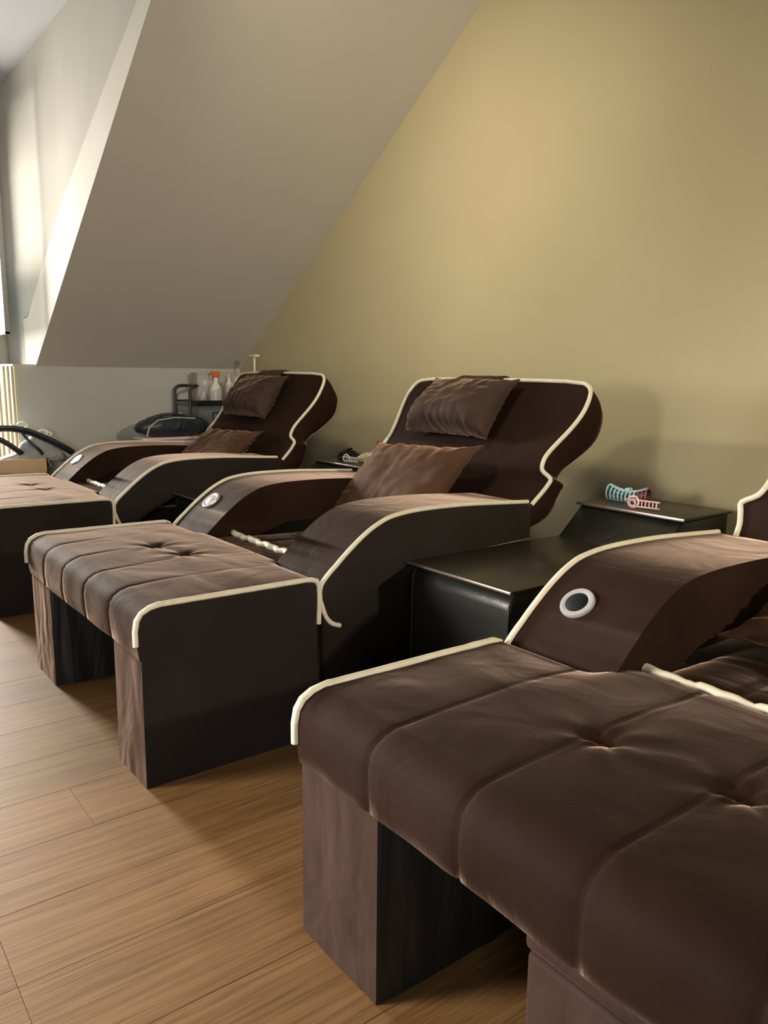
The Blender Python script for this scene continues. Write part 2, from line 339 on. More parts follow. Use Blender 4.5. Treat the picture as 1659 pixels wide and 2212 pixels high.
def make_recliner(cx_, y0, label, tilt=0.0, pleats=True, sides=('l', 'r'), pale_spk=True, padback=0.0):
    t = thing('recliner', label, 'recliner', (cx_, y0, 0), 0, 'brown velvet recliners in a row along the beige wall')
    # base
    bm = bmesh.new(); box(bm, -.40, .40, .66, 1.46, 0.0, .405, 0.01)
    finish('base', bm, M_SIDE, t)
    # seat cushion, with soft tufts
    bm = bmesh.new(); nx, ny = 40, 50
    prof = [(.672, .37), (.668, .42), (.672, .455), (.69, .478)] + [(.69 + (1.52 - .69) * i / ny, .478 - .03 * i / ny) for i in range(1, ny)] + [(1.52, .43)]
    grid = []
    for (py, pz) in prof:
        rw = []
        for i in range(nx + 1):
            u = -1 + 2 * i / nx; x = .272 * u
            d = 0
            if pz > .43:
                d -= .008 * math.exp(-((abs(x) - .09) / .008) ** 2)
                for ty in (.92, 1.2):
                    d -= .016 * math.exp(-(((abs(x) - .09) / .045) ** 2 + ((py - ty) / .045) ** 2))
                    d -= .005 * math.exp(-((py - ty) / .008) ** 2)
                d -= .02 * abs(u) ** 8
            rw.append(bm.verts.new((x, py, pz + d)))
        grid.append(rw)
    for a in range(len(grid) - 1):
        for i in range(nx): bm.faces.new((grid[a][i], grid[a][i + 1], grid[a + 1][i + 1], grid[a + 1][i]))
    finish('seat', bm, M_VELVET, t, angle=70)
    # cream roll along the seat front
    pts = [(-.285 + .57 * i / 60, .676 + .004 * math.sin(i * .9), .484 + .002 * math.sin(i * .45)) for i in range(61)]
    tubeobj('seat_piping', pts, lambda q: (.0115 if pleats else .0145) + .0012 * nz(q * 40, 3.3) - (.003 if int(q * 60) in (14, 27, 41, 52) else 0), M_PIPE, t, seg=12)
    # pleated strip
    bm = bmesh.new(); n = 150; A = []; B = []
    for i in range(n + 1):
        x = -.275 + .55 * i / n; q = .006 * math.sin(i * 1.05) * (1 if pleats else .2)
        A.append(bm.verts.new((x, .668 + q * .4, .475))); B.append(bm.verts.new((x, (.584 if pleats else .660) + q * .4, (.470 if pleats else .450) + q)))
    for i in range(n): bm.faces.new((A[i], A[i + 1], B[i + 1], B[i]))
    finish('pleated_strip', bm, M_VELVET, t, angle=80)
    # arms
    top = [tuple(v) for v in catmull(ARM_TOP, 4)]; outline = top + ARM_BOT
    for s in (-1, 1):
        x0, x1 = sorted((s * .27, s * .56))
        arm_mb = bmesh.new(); prism(arm_mb, outline, x0, x1, 'x', bev=0.012, seg=3)
        a = finish('armrest', arm_mb, None, t, mats=[M_VELVET, M_SIDE], angle=50)
        for p in a.data.polygons:
            if abs(p.normal.x) > .8 and p.normal.x * s > 0: p.material_index = 1
        path = [(s * .559, .622, .336), (s * .559, .596, .347), (s * .559, .572, .374)] + [(s * .559, v[0], v[1]) for v in top]
        path = [tuple(v) for v in catmull(path[:4], 3)][:-1] + path[3:]
        pth = [(p[0], p[1] - (.002 if p[1] < .6 else 0), p[2] + .003) for p in path]
        tubeobj('arm_piping', pth, .0075, M_PIPE, t, seg=8)
        # round control set in the front slope of the left arm
    a0 = Vector((0, .606, .526)); a1 = Vector((0, .717, .613)); dirv = (a1 - a0).normalized()
    nrm = Vector((0, -dirv.z, dirv.y)); c = Vector((-.455, .677, .586)) + nrm * .0005
    c = Vector((c.x, c.y, c.z))
    mt = Matrix((Vector((1, 0, 0)), dirv, nrm)).transposed()
    sp = bmesh.new(); lathe(sp, [(.041, -.004), (.042, .004), (.040, .008), (.034, .009), (.028, .007), (.027, .004)], c, 40, mt)
    so = finish('speaker', sp, M_RING, t); so['label'] = 'round chrome-ringed speaker set in the arm'
    sp = bmesh.new(); lathe(sp, [(.026, .002), (.026, .0075), (.018, .010), (.008, .011), (.001, .0112)], c, 36, mt)
    finish('speaker_grille', sp, M_SPKW if pale_spk else M_SPK, so)
    # backrest
    bm = bmesh.new(); NF = 14; rings = []
    rows = []
    for (f, r, hw) in BACK:
        fy, fz = rotyz(*f, tilt); ry, rz = rotyz(*r, tilt); rows.append((fy, fz, ry, rz, hw))
    # refine rows
    ref = [catmull([(a[0], a[1], a[2]) for a in rows], 3), catmull([(a[3], a[4], 0) for a in rows], 3)]
    full = [(p.x, p.y, p.z, q.x, q.y) for p, q in zip(*ref)]
    for (fy, fz, ry, rz, hw) in full:
        ring = []
        for i in range(NF + 1):
            u = -1 + 2 * i / NF
            b_ = .018 * (1 - u ** 4)
            ring.append(bm.verts.new((hw * u, fy - b_ * .9, fz + b_ * .4)))
        th = Vector((ry - fy, rz - fz))
        for (uu, tt) in ((1.008, .33), (1.012, .66), (.985, .93)): ring.append(bm.verts.new((hw * uu, fy + th.x * tt, fz + th.y * tt)))
        for i in range(NF + 1):
            u = 1 - 2 * i / NF; ring.append(bm.verts.new((hw * u * .955, ry + .01 * (1 - u ** 4), rz - .005)))
        for (uu, tt) in ((.985, .93), (1.012, .66), (1.008, .33)): ring.append(bm.verts.new((-hw * uu, fy + th.x * tt, fz + th.y * tt)))
        rings.append(ring)
    n = len(rings[0])
    for a in range(len(rings) - 1):
        for i in range(n): bm.faces.new((rings[a][i], rings[a][(i + 1) % n], rings[a + 1][(i + 1) % n], rings[a + 1][i]))
    bm.faces.new(rings[0][::-1]); bm.faces.new(rings[-1])
    bo = finish('backrest', bm, M_VELVET, t, angle=55)
    edge = [(-h[4], h[0] - .004, h[1] + .002) for h in full[6:]] 
    topn = full[-1]
    mid_ = [(-topn[4] + 2 * topn[4] * i / 12, topn[0] - .004 - .016 * (1 - (-1 + i / 6) ** 4), topn[1] + .007 + .004 * (1 - (-1 + i / 6) ** 2)) for i in range(1, 12)]
    path = edge + mid_ + [(-p[0], p[1], p[2]) for p in edge[::-1]]
    tubeobj('back_piping', path, .0085, M_PIPE, t, seg=8)
    return t, full

def back_frame(full, z):
    """point and outward normal of the backrest front at height z"""
    for a, b in zip(full, full[1:]):
        if a[1] <= z <= b[1]:
            q = (z - a[1]) / (b[1] - a[1] + 1e-9)
            return Vector((0, a[0] + (b[0] - a[0]) * q, z))
    return Vector((0, full[-1][0], z))

def pillow_bm(W, H, T, flat_back=0.35, pucker=0.008, seedv=0.0, ears=0.04, nx=48, ny=32, wedge=0.0):
    bm = bmesh.new()
    def surf(side):
        g = []
        for j in range(ny + 1):
            v = -1 + 2 * j / ny; rw = []
            for i in range(nx + 1):
                u = -1 + 2 * i / nx
                e = (max(0, 1 - abs(u) ** 3.2) * max(0, 1 - abs(v) ** 3.0)) ** .48
                t_ = T * e * (1.0 if side > 0 else flat_back) * (1 - wedge * v)
                edge = max(abs(u), abs(v))
                wr = pucker * nz(u * (9 if abs(v) > abs(u) else 2.2) + seedv, v * (9 if abs(u) > abs(v) else 2.2), seedv) * min(1, e * 2) * (.35 + edge ** 3 * 1.4)
                wr += pucker * .8 * nz(u * 2.5 + seedv, v * 2.2 + 5, 2 + seedv) * e
                sx = 1 - .05 * (1 - abs(v) ** 2) * abs(u) ** 6 + ears * (abs(u) * abs(v)) ** 8
                sy = 1 - .06 * (1 - abs(u) ** 2) * abs(v) ** 6 + ears * (abs(u) * abs(v)) ** 8
                rw.append(Vector((u * W / 2 * sx, v * H / 2 * sy, side * (t_ + (wr if e > 0 else 0)) + .004 * nz(u * 5 + seedv, v * 5, 9))))
            g.append(rw)
        return g
    F, Bk = surf(1), surf(-1)
    vf = [[bm.verts.new(p) for p in r] for r in F]; vb = []
    for j in range(ny + 1):
        rw = []
        for i in range(nx + 1):
            rw.append(vf[j][i] if i in (0, nx) or j in (0, ny) else bm.verts.new(Bk[j][i]))
        vb.append(rw)
    for j in range(ny):
        for i in range(nx):
            bm.faces.new((vf[j][i], vf[j][i + 1], vf[j + 1][i + 1], vf[j + 1][i]))
            try: bm.faces.new((vb[j][i + 1], vb[j][i], vb[j + 1][i], vb[j + 1][i + 1]))
            except ValueError: pass
    rim = [vf[0][i].co.copy() for i in range(nx + 1)] + [vf[j][nx].co.copy() for j in range(1, ny + 1)] + \
          [vf[ny][i].co.copy() for i in range(nx - 1, -1, -1)] + [vf[j][0].co.copy() for j in range(ny - 1, 0, -1)]
    return bm, rim

def place(o, origin, xax, yax, zax):
    m = Matrix((xax, yax, zax)).transposed().to_4x4(); m.translation = origin; o.matrix_world = m

def head_pillow(cx_, y0, full, label, seedv, dx=-.03, zc=.925, tw=0.0, W=.50):
    p = back_frame(full, zc); p2 = back_frame(full, zc + .10); p1 = back_frame(full, zc - .10)
    up = (p2 - p1).normalized(); n_ = Vector((0, -up.z, up.y))
    up2 = (Matrix.Rotation(tw, 3, n_) @ up); xa = up2.cross(n_)
    org = Vector((cx_ + dx, y0, 0)) + p + n_ * .070
    t = thing('head_pillow', label, 'pillow', (0, 0, 0), 0, 'strapped head pillows on the recliner backs')
    t.matrix_world = Matrix.Identity(4)
    bm, rim = pillow_bm(W, .285, .100, .40, .010, seedv, .05, 64, 40, wedge=.42)
    place(t, org, xa, up2, n_)
    b = finish('pillow_body', bm, M_PILLOW, t, angle=80)
    tubeobj('pillow_seam', rim, .0035, M_PILLOW, t, seg=6, closed=True)
    # strap over the top of the backrest: widening band from pillow to the crest, then down the rear
    inv = t.matrix_world.inverted() if False else None
    mw = Matrix((xa, up2, n_)).transposed().to_4x4(); mw.translation = org; mi = mw.inverted()
    f = full[-1]
    crest = Vector((cx_ + dx, y0 + f[0] - .004, f[1] + .028)); rear = Vector((cx_ + dx, y0 + f[0] + .050, f[1] - .005)); low = Vector((cx_ + dx, y0 + f[0] + .085, f[1] - .10))
    topc = org + up2 * .12 + n_ * .01; front = Vector((cx_ + dx, y0 + f[0] - .042, f[1] + .014))
    P = catmull([topc, front, crest, rear, low], 5)
    bm = bmesh.new(); L0 = []
    for i, q in enumerate(P):
        hw = .185 - .055 * min(1, i / 8)
        rw = []
        for kx in range(9):
            u = -1 + kx / 4
            rw.append(bm.verts.new(mi @ (q + Vector((u * hw, 0, .003 * nz(u * 3, i * .3, seedv))))))
        L0.append(rw)
    for a in range(len(L0) - 1):
        for i in range(8): bm.faces.new((L0[a][i], L0[a][i + 1], L0[a + 1][i + 1], L0[a + 1][i]))
    bmesh.ops.solidify(bm, geom=list(bm.faces), thickness=.008)
    finish('strap', bm, M_PILLOW, t, angle=60)
    return t

def lumbar(cx_, y0, label, seedv, dx=-.03, yb=1.19, yt=1.49, zb=.475, zt=.77, W=.60, roll=0.05, T=.062):
    up = Vector((0, yt - yb, zt - zb)); H = up.length * 1.02; up.normalize(); n_ = Vector((0, -up.z, up.y))
    up2 = Matrix.Rotation(roll, 3, n_) @ up; xa = up2.cross(n_)
    t = thing('cushion', label, 'cushion', (0, 0, 0), 0, 'loose tan-brown cushions on the recliner seats')
    org = Vector((cx_ + dx, y0 + (yb + yt) / 2, (zb + zt) / 2)) + n_ * .045
    bm, rim = pillow_bm(W, H, T, .8, .009, seedv, .10, 56, 40)
    place(t, org, xa, up2, n_)
    finish('cushion_body', bm, M_CUSHION, t, angle=80)
    tubeobj('cushion_seam', rim, .0030, M_CUSHION, t, seg=6, closed=True)
    return t

# ottoman -------------------------------------------------------------
def make_ottoman(cx_, y0, label, back=.60, seedv=0.0, tufts=((-.115, .33), (.115, .35)), seam_floor=.22):
    t = thing('ottoman', label, 'ottoman', (cx_, y0, 0), 0, 'brown velvet ottomans standing before the recliners')
    hw = .560
    seams = (-.336, -.112, .112, .336)
    path = [(.012, .352), (-.006, .362), (-.011, .40), (-.011, .44), (-.006, .468), (.006, .485), (.026, .497), (.052, .502)]
    ntop = 60
    path += [(.052 + (back - .07) * i / ntop, .502 - .004 * i / ntop) for i in range(1, ntop + 1)]
    path += [(back - .004, .492), (back, .475), (back, .42), (back, .36)]
    nrm = []
    for i in range(len(path)):
        a = Vector(path[max(0, i - 1)]); b = Vector(path[min(len(path) - 1, i + 1)]); d = (b - a).normalized(); nrm.append(Vector((-d.y, d.x)))
    bm = bmesh.new(); nx = 180; g = []
    for i, (py, pz) in enumerate(path):
        rw = []; n_ = nrm[i]
        for k in range(nx + 1):
            u = -1 + 2 * k / nx; x = hw * u
            d = 0.0
            near = min(abs(x - s_) for s_ in seams)
            ss = min(seams, key=lambda s_: abs(x - s_))
            # seam groove fades behind the tufts
            fade = 1.0 if py < .06 else max(seam_floor, 1 - (py - .06) / .22)
            wob = .004 * nz(py * 8 + ss * 7, 1.7 + seedv)
            dd = abs(x - ss - wob)
            d -= fade * (.0035 * math.exp(-(dd / .0030) ** 2) + .0016 * math.exp(-(dd / .016) ** 2))
            if pz > .48 and .04 < py < back - .03:
                q = math.sin(PI * (py - .0) / back)
                d += .010 * q * (1 - abs(u) ** 6)
                for (tx, ty) in tufts:
                    r2 = ((x - tx) ** 2 + (py - ty) ** 2) ** .5
                    ang = math.atan2(py - ty, x - tx)
                    d -= .013 * math.exp(-(r2 / .030) ** 2) + .0022 * math.exp(-(r2 / .10) ** 2) * (1 + math.sin(ang * 6 + seedv))
                    d -= .004 * math.exp(-((py - ty - .15 * (x - tx)) / .007) ** 2) * math.exp(-((x - tx) / .05) ** 2)
                d += .0035 * nz(x * 5 + seedv, py * 7)
            elif pz < .49 and py < .03:
                d += .004 * nz(x * 7 + seedv, pz * 9, 4)
            side = 1 / (1 + math.exp(-(abs(x) - .285) / .010)); lim = back + (.546 - back) * side
            yy = py + n_.x * d
            if py > .30: yy = .30 + (yy - .30) * (lim - .30) / (back - .30)
            rw.append(bm.verts.new((x, yy, pz + n_.y * d)))
        g.append(rw)
    for a in range(len(g) - 1):
        for k in range(nx): bm.faces.new((g[a][k], g[a][k + 1], g[a + 1][k + 1], g[a + 1][k]))
    # side faces and underside
    bm.faces.new([g[a][0] for a in range(len(g))]); bm.faces.new([g[a][nx] for a in range(len(g))][::-1])
    bm.faces.new([g[0][k] for k in range(nx + 1)][::-1] + [g[-1][k] for k in range(nx + 1)])
    o = finish('pad', bm, None, t, mats=[M_VELVET, M_SIDE, M_LINING], angle=60)
    for p in o.data.polygons:
        if abs(p.normal.x) > .9: p.material_index = 1
        elif p.normal.z < -.9 and p.area > .01: p.material_index = 2
    # cream piping on both long edges
    for s in (-1, 1):
        pp = [(s * (hw + .001), py - (.003 if py < .02 else 0), pz + .003) for (py, pz) in path[2:9] + path[9:ntop + 6:3]]
        yb = .546
        pp = [p for p in pp if p[1] < yb - .03]
        corner = [(s * (hw + .001), yb - .028, .500), (s * (hw + .001), yb - .010, .494), (s * (hw + .001), yb - .002, .478), (s * (hw + .001), yb, .44), (s * (hw + .001), yb - .003, .36)]
        tubeobj('pad_piping', pp + corner, lambda q: .0080 + .0012 * nz(q * 25, s + seedv), M_PIPE, t, seg=8)
    # legs: fabric-covered slabs
    for s in (-1, 1):
        wl = .245 if s < 0 else .215
        x0, x1 = sorted((s * (hw - .0015), s * (hw - wl)))
        bm = bmesh.new(); nX, nZ = 14, 22
        prof = [(x0, .02), (x0, 0), (x1, 0), (x1, .54), (x0, .54)]
        def wall(P0, P1, nu):
            gg = []
            for j in range(nZ + 1):
                z = .374 * j / nZ; rw = []
                for i in range(nu + 1):
                    q = i / nu; x = P0[0] + (P1[0] - P0[0]) * q; y = P0[1] + (P1[1] - P0[1]) * q
                    w_ = math.sin(PI * q) ** .5 if 0 < q < 1 else 0
                    if y < 0.001: y += w_ * (.003 * nz(x * 22 + seedv, z * 5, s) - .001) 
                    rw.append(bm.verts.new((x, y, z)))
                gg.append(rw)
            for j in range(nZ):
                for i in range(nu): bm.faces.new((gg[j][i], gg[j][i + 1], gg[j + 1][i + 1], gg[j + 1][i]))
        wall((x0, 0), (x1, 0), nX); wall((x1, 0), (x1, .54), 2); wall((x1, .54), (x0, .54), 2); wall((x0, .54), (x0, 0), 2)
        bmesh.ops.remove_doubles(bm, verts=bm.verts, dist=.0001)
        l = finish('leg', bm, None, t, mats=[M_VELVET_LEG, M_SIDE], angle=50)
        for p in l.data.polygons:
            if p.center.x * s > hw - .004: p.material_index = 1
        xi = s * (hw - wl)
        # black lining on the inner side with loose folds
        bm = bmesh.new(); gg = []
        for j in range(17):
            z = .002 + .352 * j / 16; rw = []
            for i in range(31):
                y = .004 + .53 * i / 30
                d = (.007 + .007 * nz(y * 20 + z * 2 + seedv, z * 2.5, s)) * min(1, i / 3) + .001
                rw.append(bm.verts.new((xi - s * d, y, z)))
            gg.append(rw)
        for j in range(16):
            for i in range(30): bm.faces.new((gg[j][i], gg[j][i + 1], gg[j + 1][i + 1], gg[j + 1][i]))
        finish('leg_lining', bm, M_LINING, l, angle=80)
    return t

MIDX, MIDY = -2.479, .680
NRX, NRY = -.655, .735
LFX, LFY = -4.305, .680
_, f_mid = make_recliner(MIDX, MIDY, 'middle brown velvet recliner with cream piping, whole back in view', 0.0)
_, f_near = make_recliner(NRX, NRY, 'nearest brown velvet recliner, cut off by the right edge of the photo', math.radians(3), pleats=False, pale_spk=False)
_, f_left = make_recliner(LFX, LFY, 'farthest brown velvet recliner, beside the grey knee wall and trolley', math.radians(4))
make_ottoman(MIDX, MIDY, 'middle light-catching brown ottoman with both front legs in view', .572, 1.0, ((-.115, .31), (.06, .34)))
make_ottoman(NRX, NRY, 'nearest dark brown ottoman filling the lower right corner', .655, 5.0, ((-.09, .30), (.14, .32)), .62)
make_ottoman(LFX, LFY, 'farthest brown ottoman, cut off by the left edge of the photo', .572, 9.0, ((-.115, .33), (.10, .35)))
head_pillow(MIDX, MIDY, f_mid, 'grey-brown head pillow strapped to the middle recliner', 2.0, dx=-.06, tw=0.0)
head_pillow(LFX, LFY, f_left, 'grey-brown head pillow strapped to the farthest recliner', 11.0, dx=-.03, tw=0.0)
lumbar(MIDX, MIDY, 'tan-brown cushion leaning between the arms of the middle recliner', 1.5, roll=.06)
lumbar(NRX, NRY, 'reddish-brown cushion corner on the nearest recliner seat at the right edge', 4.5, dx=.08, yb=.98, yt=1.32, zb=.475, zt=.62, W=.62, roll=-.02)
lumbar(LFX, LFY, 'sunlit tan cushion leaning on the farthest recliner', 8.5, dx=.02, zt=.72)

# small brown box stool pushed under the nearest ottoman
fs = thing('footstool', 'small brown fabric box stool tucked under the nearest ottoman', 'stool', (-.555, .93, 0))
boxobj('stool_body', -.105, .105, -.165, .165, .02, .30, M_VELVET_LEG, fs, .012, 3)
boxobj('stool_lid', -.108, .108, -.168, .168, .302, .335, M_VELVET_LEG, fs, .012, 3)
for sx in (-1, 1):
    for sy in (-1, 1): boxobj('foot', sx * .08 - .012, sx * .08 + .012, sy * .13 - .012, sy * .13 + .012, 0, .021, M_LINING, fs)

# ------------------------------------------------------------------ stepped side tables
def side_table(x0, y0, label):
    W_ = .455
    t = thing('side_table', label, 'side table', (x0 + W_ / 2, y0, 0), 0, 'black stepped side tables between the recliners')
    hw = W_ / 2
    # lower body: leather drawer block with a rounded top front
    bm = bmesh.new()
    pr = [(.012, .03), (.012, .40)] + [(.012 + .055 * (1 - math.cos(a)), .445 + .055 * math.sin(a)) for a in [PI / 2 * i / 8 for i in range(9)]] + [(.75, .500), (.75, .03)]
    prism(bm, pr, -hw + .012, hw - .012, 'x', bev=.012, seg=3); finish('lower_body', bm, M_LEATHER, t, angle=40)
    for s in (-1, 1):
        pts = [(s * (hw - .016), .008, .04), (s * (hw - .016), .008, .40)] + [(s * (hw - .016), .009 + .055 * (1 - math.cos(a)), .447 + .055 * math.sin(a)) for a in [PI / 2 * i / 6 for i in range(1, 7)]]
        tubeobj('leather_welt', pts, .004, M_LEATHER, t, seg=6)
    boxobj('plinth', -hw + .02, hw - .02, .03, .74, 0, .03, M_LINING, t)
    boxobj('lower_top', -hw, hw, .0, .76, .501, .509, M_TOP, t, .002)
    boxobj('lower_edge', -hw - .001, hw + .001, -.004, .002, .5005, .5095, M_EDGE, t, .002)
    # raised rear block, its face leaning forward towards the top
    bm = bmesh.new()
    prism(bm, [(.72, .509), (.845, .618), (1.13, .618), (1.13, .02), (.76, .02)], -hw + .008, hw - .008, 'x', bev=.010, seg=3)
    finish('raised_body', bm, M_LEATHER, t, angle=40)
    boxobj('raised_top', -hw, hw, .835, 1.14, .619, .629, M_TOP, t, .002)
    boxobj('raised_edge', -hw - .001, hw + .001, .830, .836, .6185, .6295, M_EDGE, t, .002)
    return t
T1X, T1Y = -1.912, 1.560
side_table(T1X, T1Y, 'black stepped side table between the middle and nearest recliners')
T2X, T2Y = -3.735, 1.520
side_table(T2X, T2Y, 'black stepped side table between the farthest and middle recliners')

# ------------------------------------------------------------------ hair clips
def plastic(name, c, r=.25, tr=0.0): return mat(name, c, r, spec=.6, trans=tr)
P_BLUE = plastic('ice_blue_plastic', (.38, .62, .66)); P_TEAL = plastic('teal_plastic', (.03, .16, .20))
P_RED = plastic('dark_red_plastic', (.36, .05, .05)); P_PINK = plastic('pink_plastic', (.86, .58, .60))
P_BLACK = plastic('black_plastic', (.008, .009, .010), .2); P_LILAC = plastic('lilac_white_plastic', (.74, .66, .66))
P_YELLOW = plastic('pale_yellow_plastic', (.80, .74, .42)); P_WHITE = plastic('white_plastic', (.85, .83, .78))
def claw_clip(loc, rz, L_, mbody, mgap, mtip, label, nteeth=10, h=.05, sag=False):
    prof = (lambda q: .74 + .30 * (2 * q - 1) ** 2) if sag else (lambda q: .55 + .45 * math.sin(PI * (q * .85 + .1)))
    t = thing('hair_clip', label, 'hair clip', loc, rz, 'hair clips left on the side tables')
    for s in (-1, 1):
        for i in range(nteeth):
            q = i / (nteeth - 1); x = -L_ / 2 + L_ * q; hh = h * prof(q)
            pts = [(x, s * .003, hh), (x * 1.02, s * (.017), hh * .86), (x * 1.04, s * .023, hh * .48), (x * 1.02, s * .016, hh * .15), (x, s * .004, .004)]
            tubeobj('tooth', catmull(pts, 3), .0035, mtip if (mtip and i >= nteeth - 2 - (nteeth > 9)) else mbody, t, seg=6)
        pts = [(-L_ / 2 + L_ * q, s * (.004 + .002 * math.sin(PI * q)), h * prof(q)) for q in (0, .25, .5, .75, 1)]
        sp = tubeobj('spine', catmull(pts, 4), .0045, mbody, t, seg=8)
        bm = bmesh.new(); g = []
        for i in range(13):
            q = i / 12; x = -L_ / 2 + L_ * q; hh = h * prof(q)
            g.append([bm.verts.new((x, s * (.004 + .016 * math.sin(PI * k / 5 * .8)), hh * (1 - k / 5 * .62))) for k in range(5)])
        for a in range(12):
            for k in range(4): bm.faces.new((g[a][k], g[a + 1][k], g[a + 1][k + 1], g[a][k + 1]))
        bmesh.ops.solidify(bm, geom=list(bm.faces), thickness=.0015)
        finish('jaw', bm, mgap, t)
        boxobj('lever', -.010, .010, s * .004 - .003 + s * .006, s * .004 + .003 + s * .006, h * (.62 if sag else .9), h * (.95 if sag else 1.22), mbody, t, .002)
    bm = bmesh.new(); tube(bm, [(.008 * math.cos(a), .004 * math.sin(a), h * .80 + a * .0004) for a in [k * .5 for k in range(38)]], .0012, seg=5)
    finish('spring', bm, M_CHROME, t)
    return t
def ring_clip(loc, rz, L_, m, label, bars=5):
    t = thing('hair_clip', label, 'hair clip', loc, rz, 'hair clips left on the side tables')
    tubeobj('ring', [(-L_ * .22 + .020 * math.cos(a), .0, .025 + .020 * math.sin(a)) for a in [2 * PI * k / 24 for k in range(24)]], .0045, m, t, seg=8, closed=True)
    tubeobj('ring', [(-L_ * .22 + .011 * math.cos(a), -.008, .022 + .011 * math.sin(a)) for a in [2 * PI * k / 20 for k in range(20)]], .003, m, t, seg=8, closed=True)
    for z in (.008, .032): tubeobj('bar', [(-L_ * .1, 0, z), (L_ * .5, .004, z * .95)], .0033, m, t, seg=8)
    tubeobj('bar', [(-L_ * .5, .006, .030), (-L_ * .1, 0, .032)], .003, m, t, seg=8)
    for i in range(bars):
        x = L_ * (.02 + .40 * i / (bars - 1)); tubeobj('tooth', [(x, 0, .008), (x, .002, .032)], .0026, m, t, seg=6)
    return t
TZ = .629
claw_clip((-1.785, 2.535, TZ), math.radians(8), .155, P_BLUE, P_TEAL, P_RED, 'ice-blue and dark banded claw clip with red end on the nearer side table', 11, .060, True)
ring_clip((-1.665, 2.445, TZ), math.radians(12), .135, P_PINK, 'pale pink open-work clip with a ring lying before the blue claw clip')
claw_clip((-3.555, 2.475, TZ), math.radians(20), .125, P_BLACK, P_BLACK, None, 'glossy black claw clip at the left on the farther side table', 9, .058)
ring_clip((-3.455, 2.405, TZ), math.radians(15), .110, P_LILAC, 'whitish-lilac open-work clip in front on the farther side table')
claw_clip((-3.43, 2.50, TZ), math.radians(10), .10, P_YELLOW, P_YELLOW, P_WHITE, 'translucent pale yellow claw clip at the right on the farther side table', 8, .045)

# ------------------------------------------------------------------ wall sockets
def socket(loc, rz, label, W_=.15):
    t = thing('wall_socket', label, 'socket', loc, rz, 'wall sockets low behind the recliners')
    boxobj('socket_plate', -W_ / 2, W_ / 2, -.012, 0, -.04, .04, P_WHITE, t, .004)
    for x in (-W_ / 4, W_ / 4):
        bm = bmesh.new(); lathe(bm, [(.021, .0), (.021, .0015), (.018, -.003), (.0005, -.003)], (x, -.0135, 0), 20, Matrix.Rotation(PI / 2, 3, 'X'))
        finish('socket_face', bm, P_WHITE, t)
        for s in (-1, 1):
            bm = bmesh.new(); lathe(bm, [(.0025, 0), (.0025, .002)], (x + s * .009, -.0150, 0), 8, Matrix.Rotation(PI / 2, 3, 'X'))
            finish('pin_hole', bm, P_BLACK, t)
    return t
socket((-1.50, WY, .215), 0, 'white double wall socket glimpsed under the arm of the nearest recliner')

# ------------------------------------------------------------------ far corner: trolley and its bottles
M_BLACKMETAL = mat('dark_trolley_metal', (.05, .045, .04), .35, metal=.6)
M_GREYSHELF = mat('grey_shelf', (.16, .15, .14), .5)
M_GREYBOX = mat('grey_plastic_box', (.42, .40, .35), .5, (.46, .43, .38), 12)
tr = thing('trolley', 'dark metal trolley with raised tubular end frames behind the farthest recliner', 'trolley', (-5.26, 2.47, 0))
X0, X1, Y0, Y1 = -.13, .13, -.235, .235
for xx, zt in ((X0, .965), (X1, .965)):
    pts = [(xx, Y0, .06), (xx, Y0, zt)] + [(xx, Y0 + .045 * (1 - math.cos(a)), zt + .045 * math.sin(a)) for a in [PI / 2 * i / 5 for i in range(1, 6)]]
    if xx == X0: pts += [(xx, Y1 - .045 * (1 - math.cos(a)), zt + .045 * math.sin(a)) for a in [PI / 2 * (5 - i) / 5 for i in range(6)]] + [(xx, Y1, .06)]
    else: pts += [(xx - .09, Y0 + .10, zt + .045), (X0, Y0 + .10, zt + .045)]
    tubeobj('end_frame', pts, .010, M_BLACKMETAL, tr, seg=10)
tubeobj('corner_post', [(X1, Y1, .06), (X1, Y1, .90)], .010, M_BLACKMETAL, tr, seg=10)
for z in (.25, .58, .90):
    s = boxobj('shelf', X0, X1, Y0, Y1, z - .025, z, M_GREYSHELF, tr, .004)
    for xx in (X0, X1): boxobj('shelf_rim', xx - .004, xx + .004, Y0, Y1, z - .028, z + .010, M_BLACKMETAL, s)
for xx in (X0, X1):
    for yy in (Y0, Y1):
        bm = bmesh.new(); lathe(bm, [(.028, -.009), (.030, 0), (.028, .009)], (xx, yy, .030), 18, Matrix.Rotation(PI / 2, 3, 'X'))
        lathe(bm, [(.010, .03), (.010, .075)], (xx, yy, 0), 10); finish('caster', bm, P_BLACK, tr)
gb = thing('plastic_box', 'upright grey plastic box on the trolley top behind the spray bottle', 'box', (-5.31, 2.52, .90))
boxobj('box_body', -.055, .055, -.17, .17, 0, .195, M_GREYBOX, gb, .006)
boxobj('box_lid', -.058, .058, -.173, .173, .185, .20, M_GREYBOX, gb, .004)
for (a, b) in ((-.13, -.10), (-.075, -.03)): boxobj('latch', .054, .060, a, b, .11, .15, P_LILAC, gb, .003)
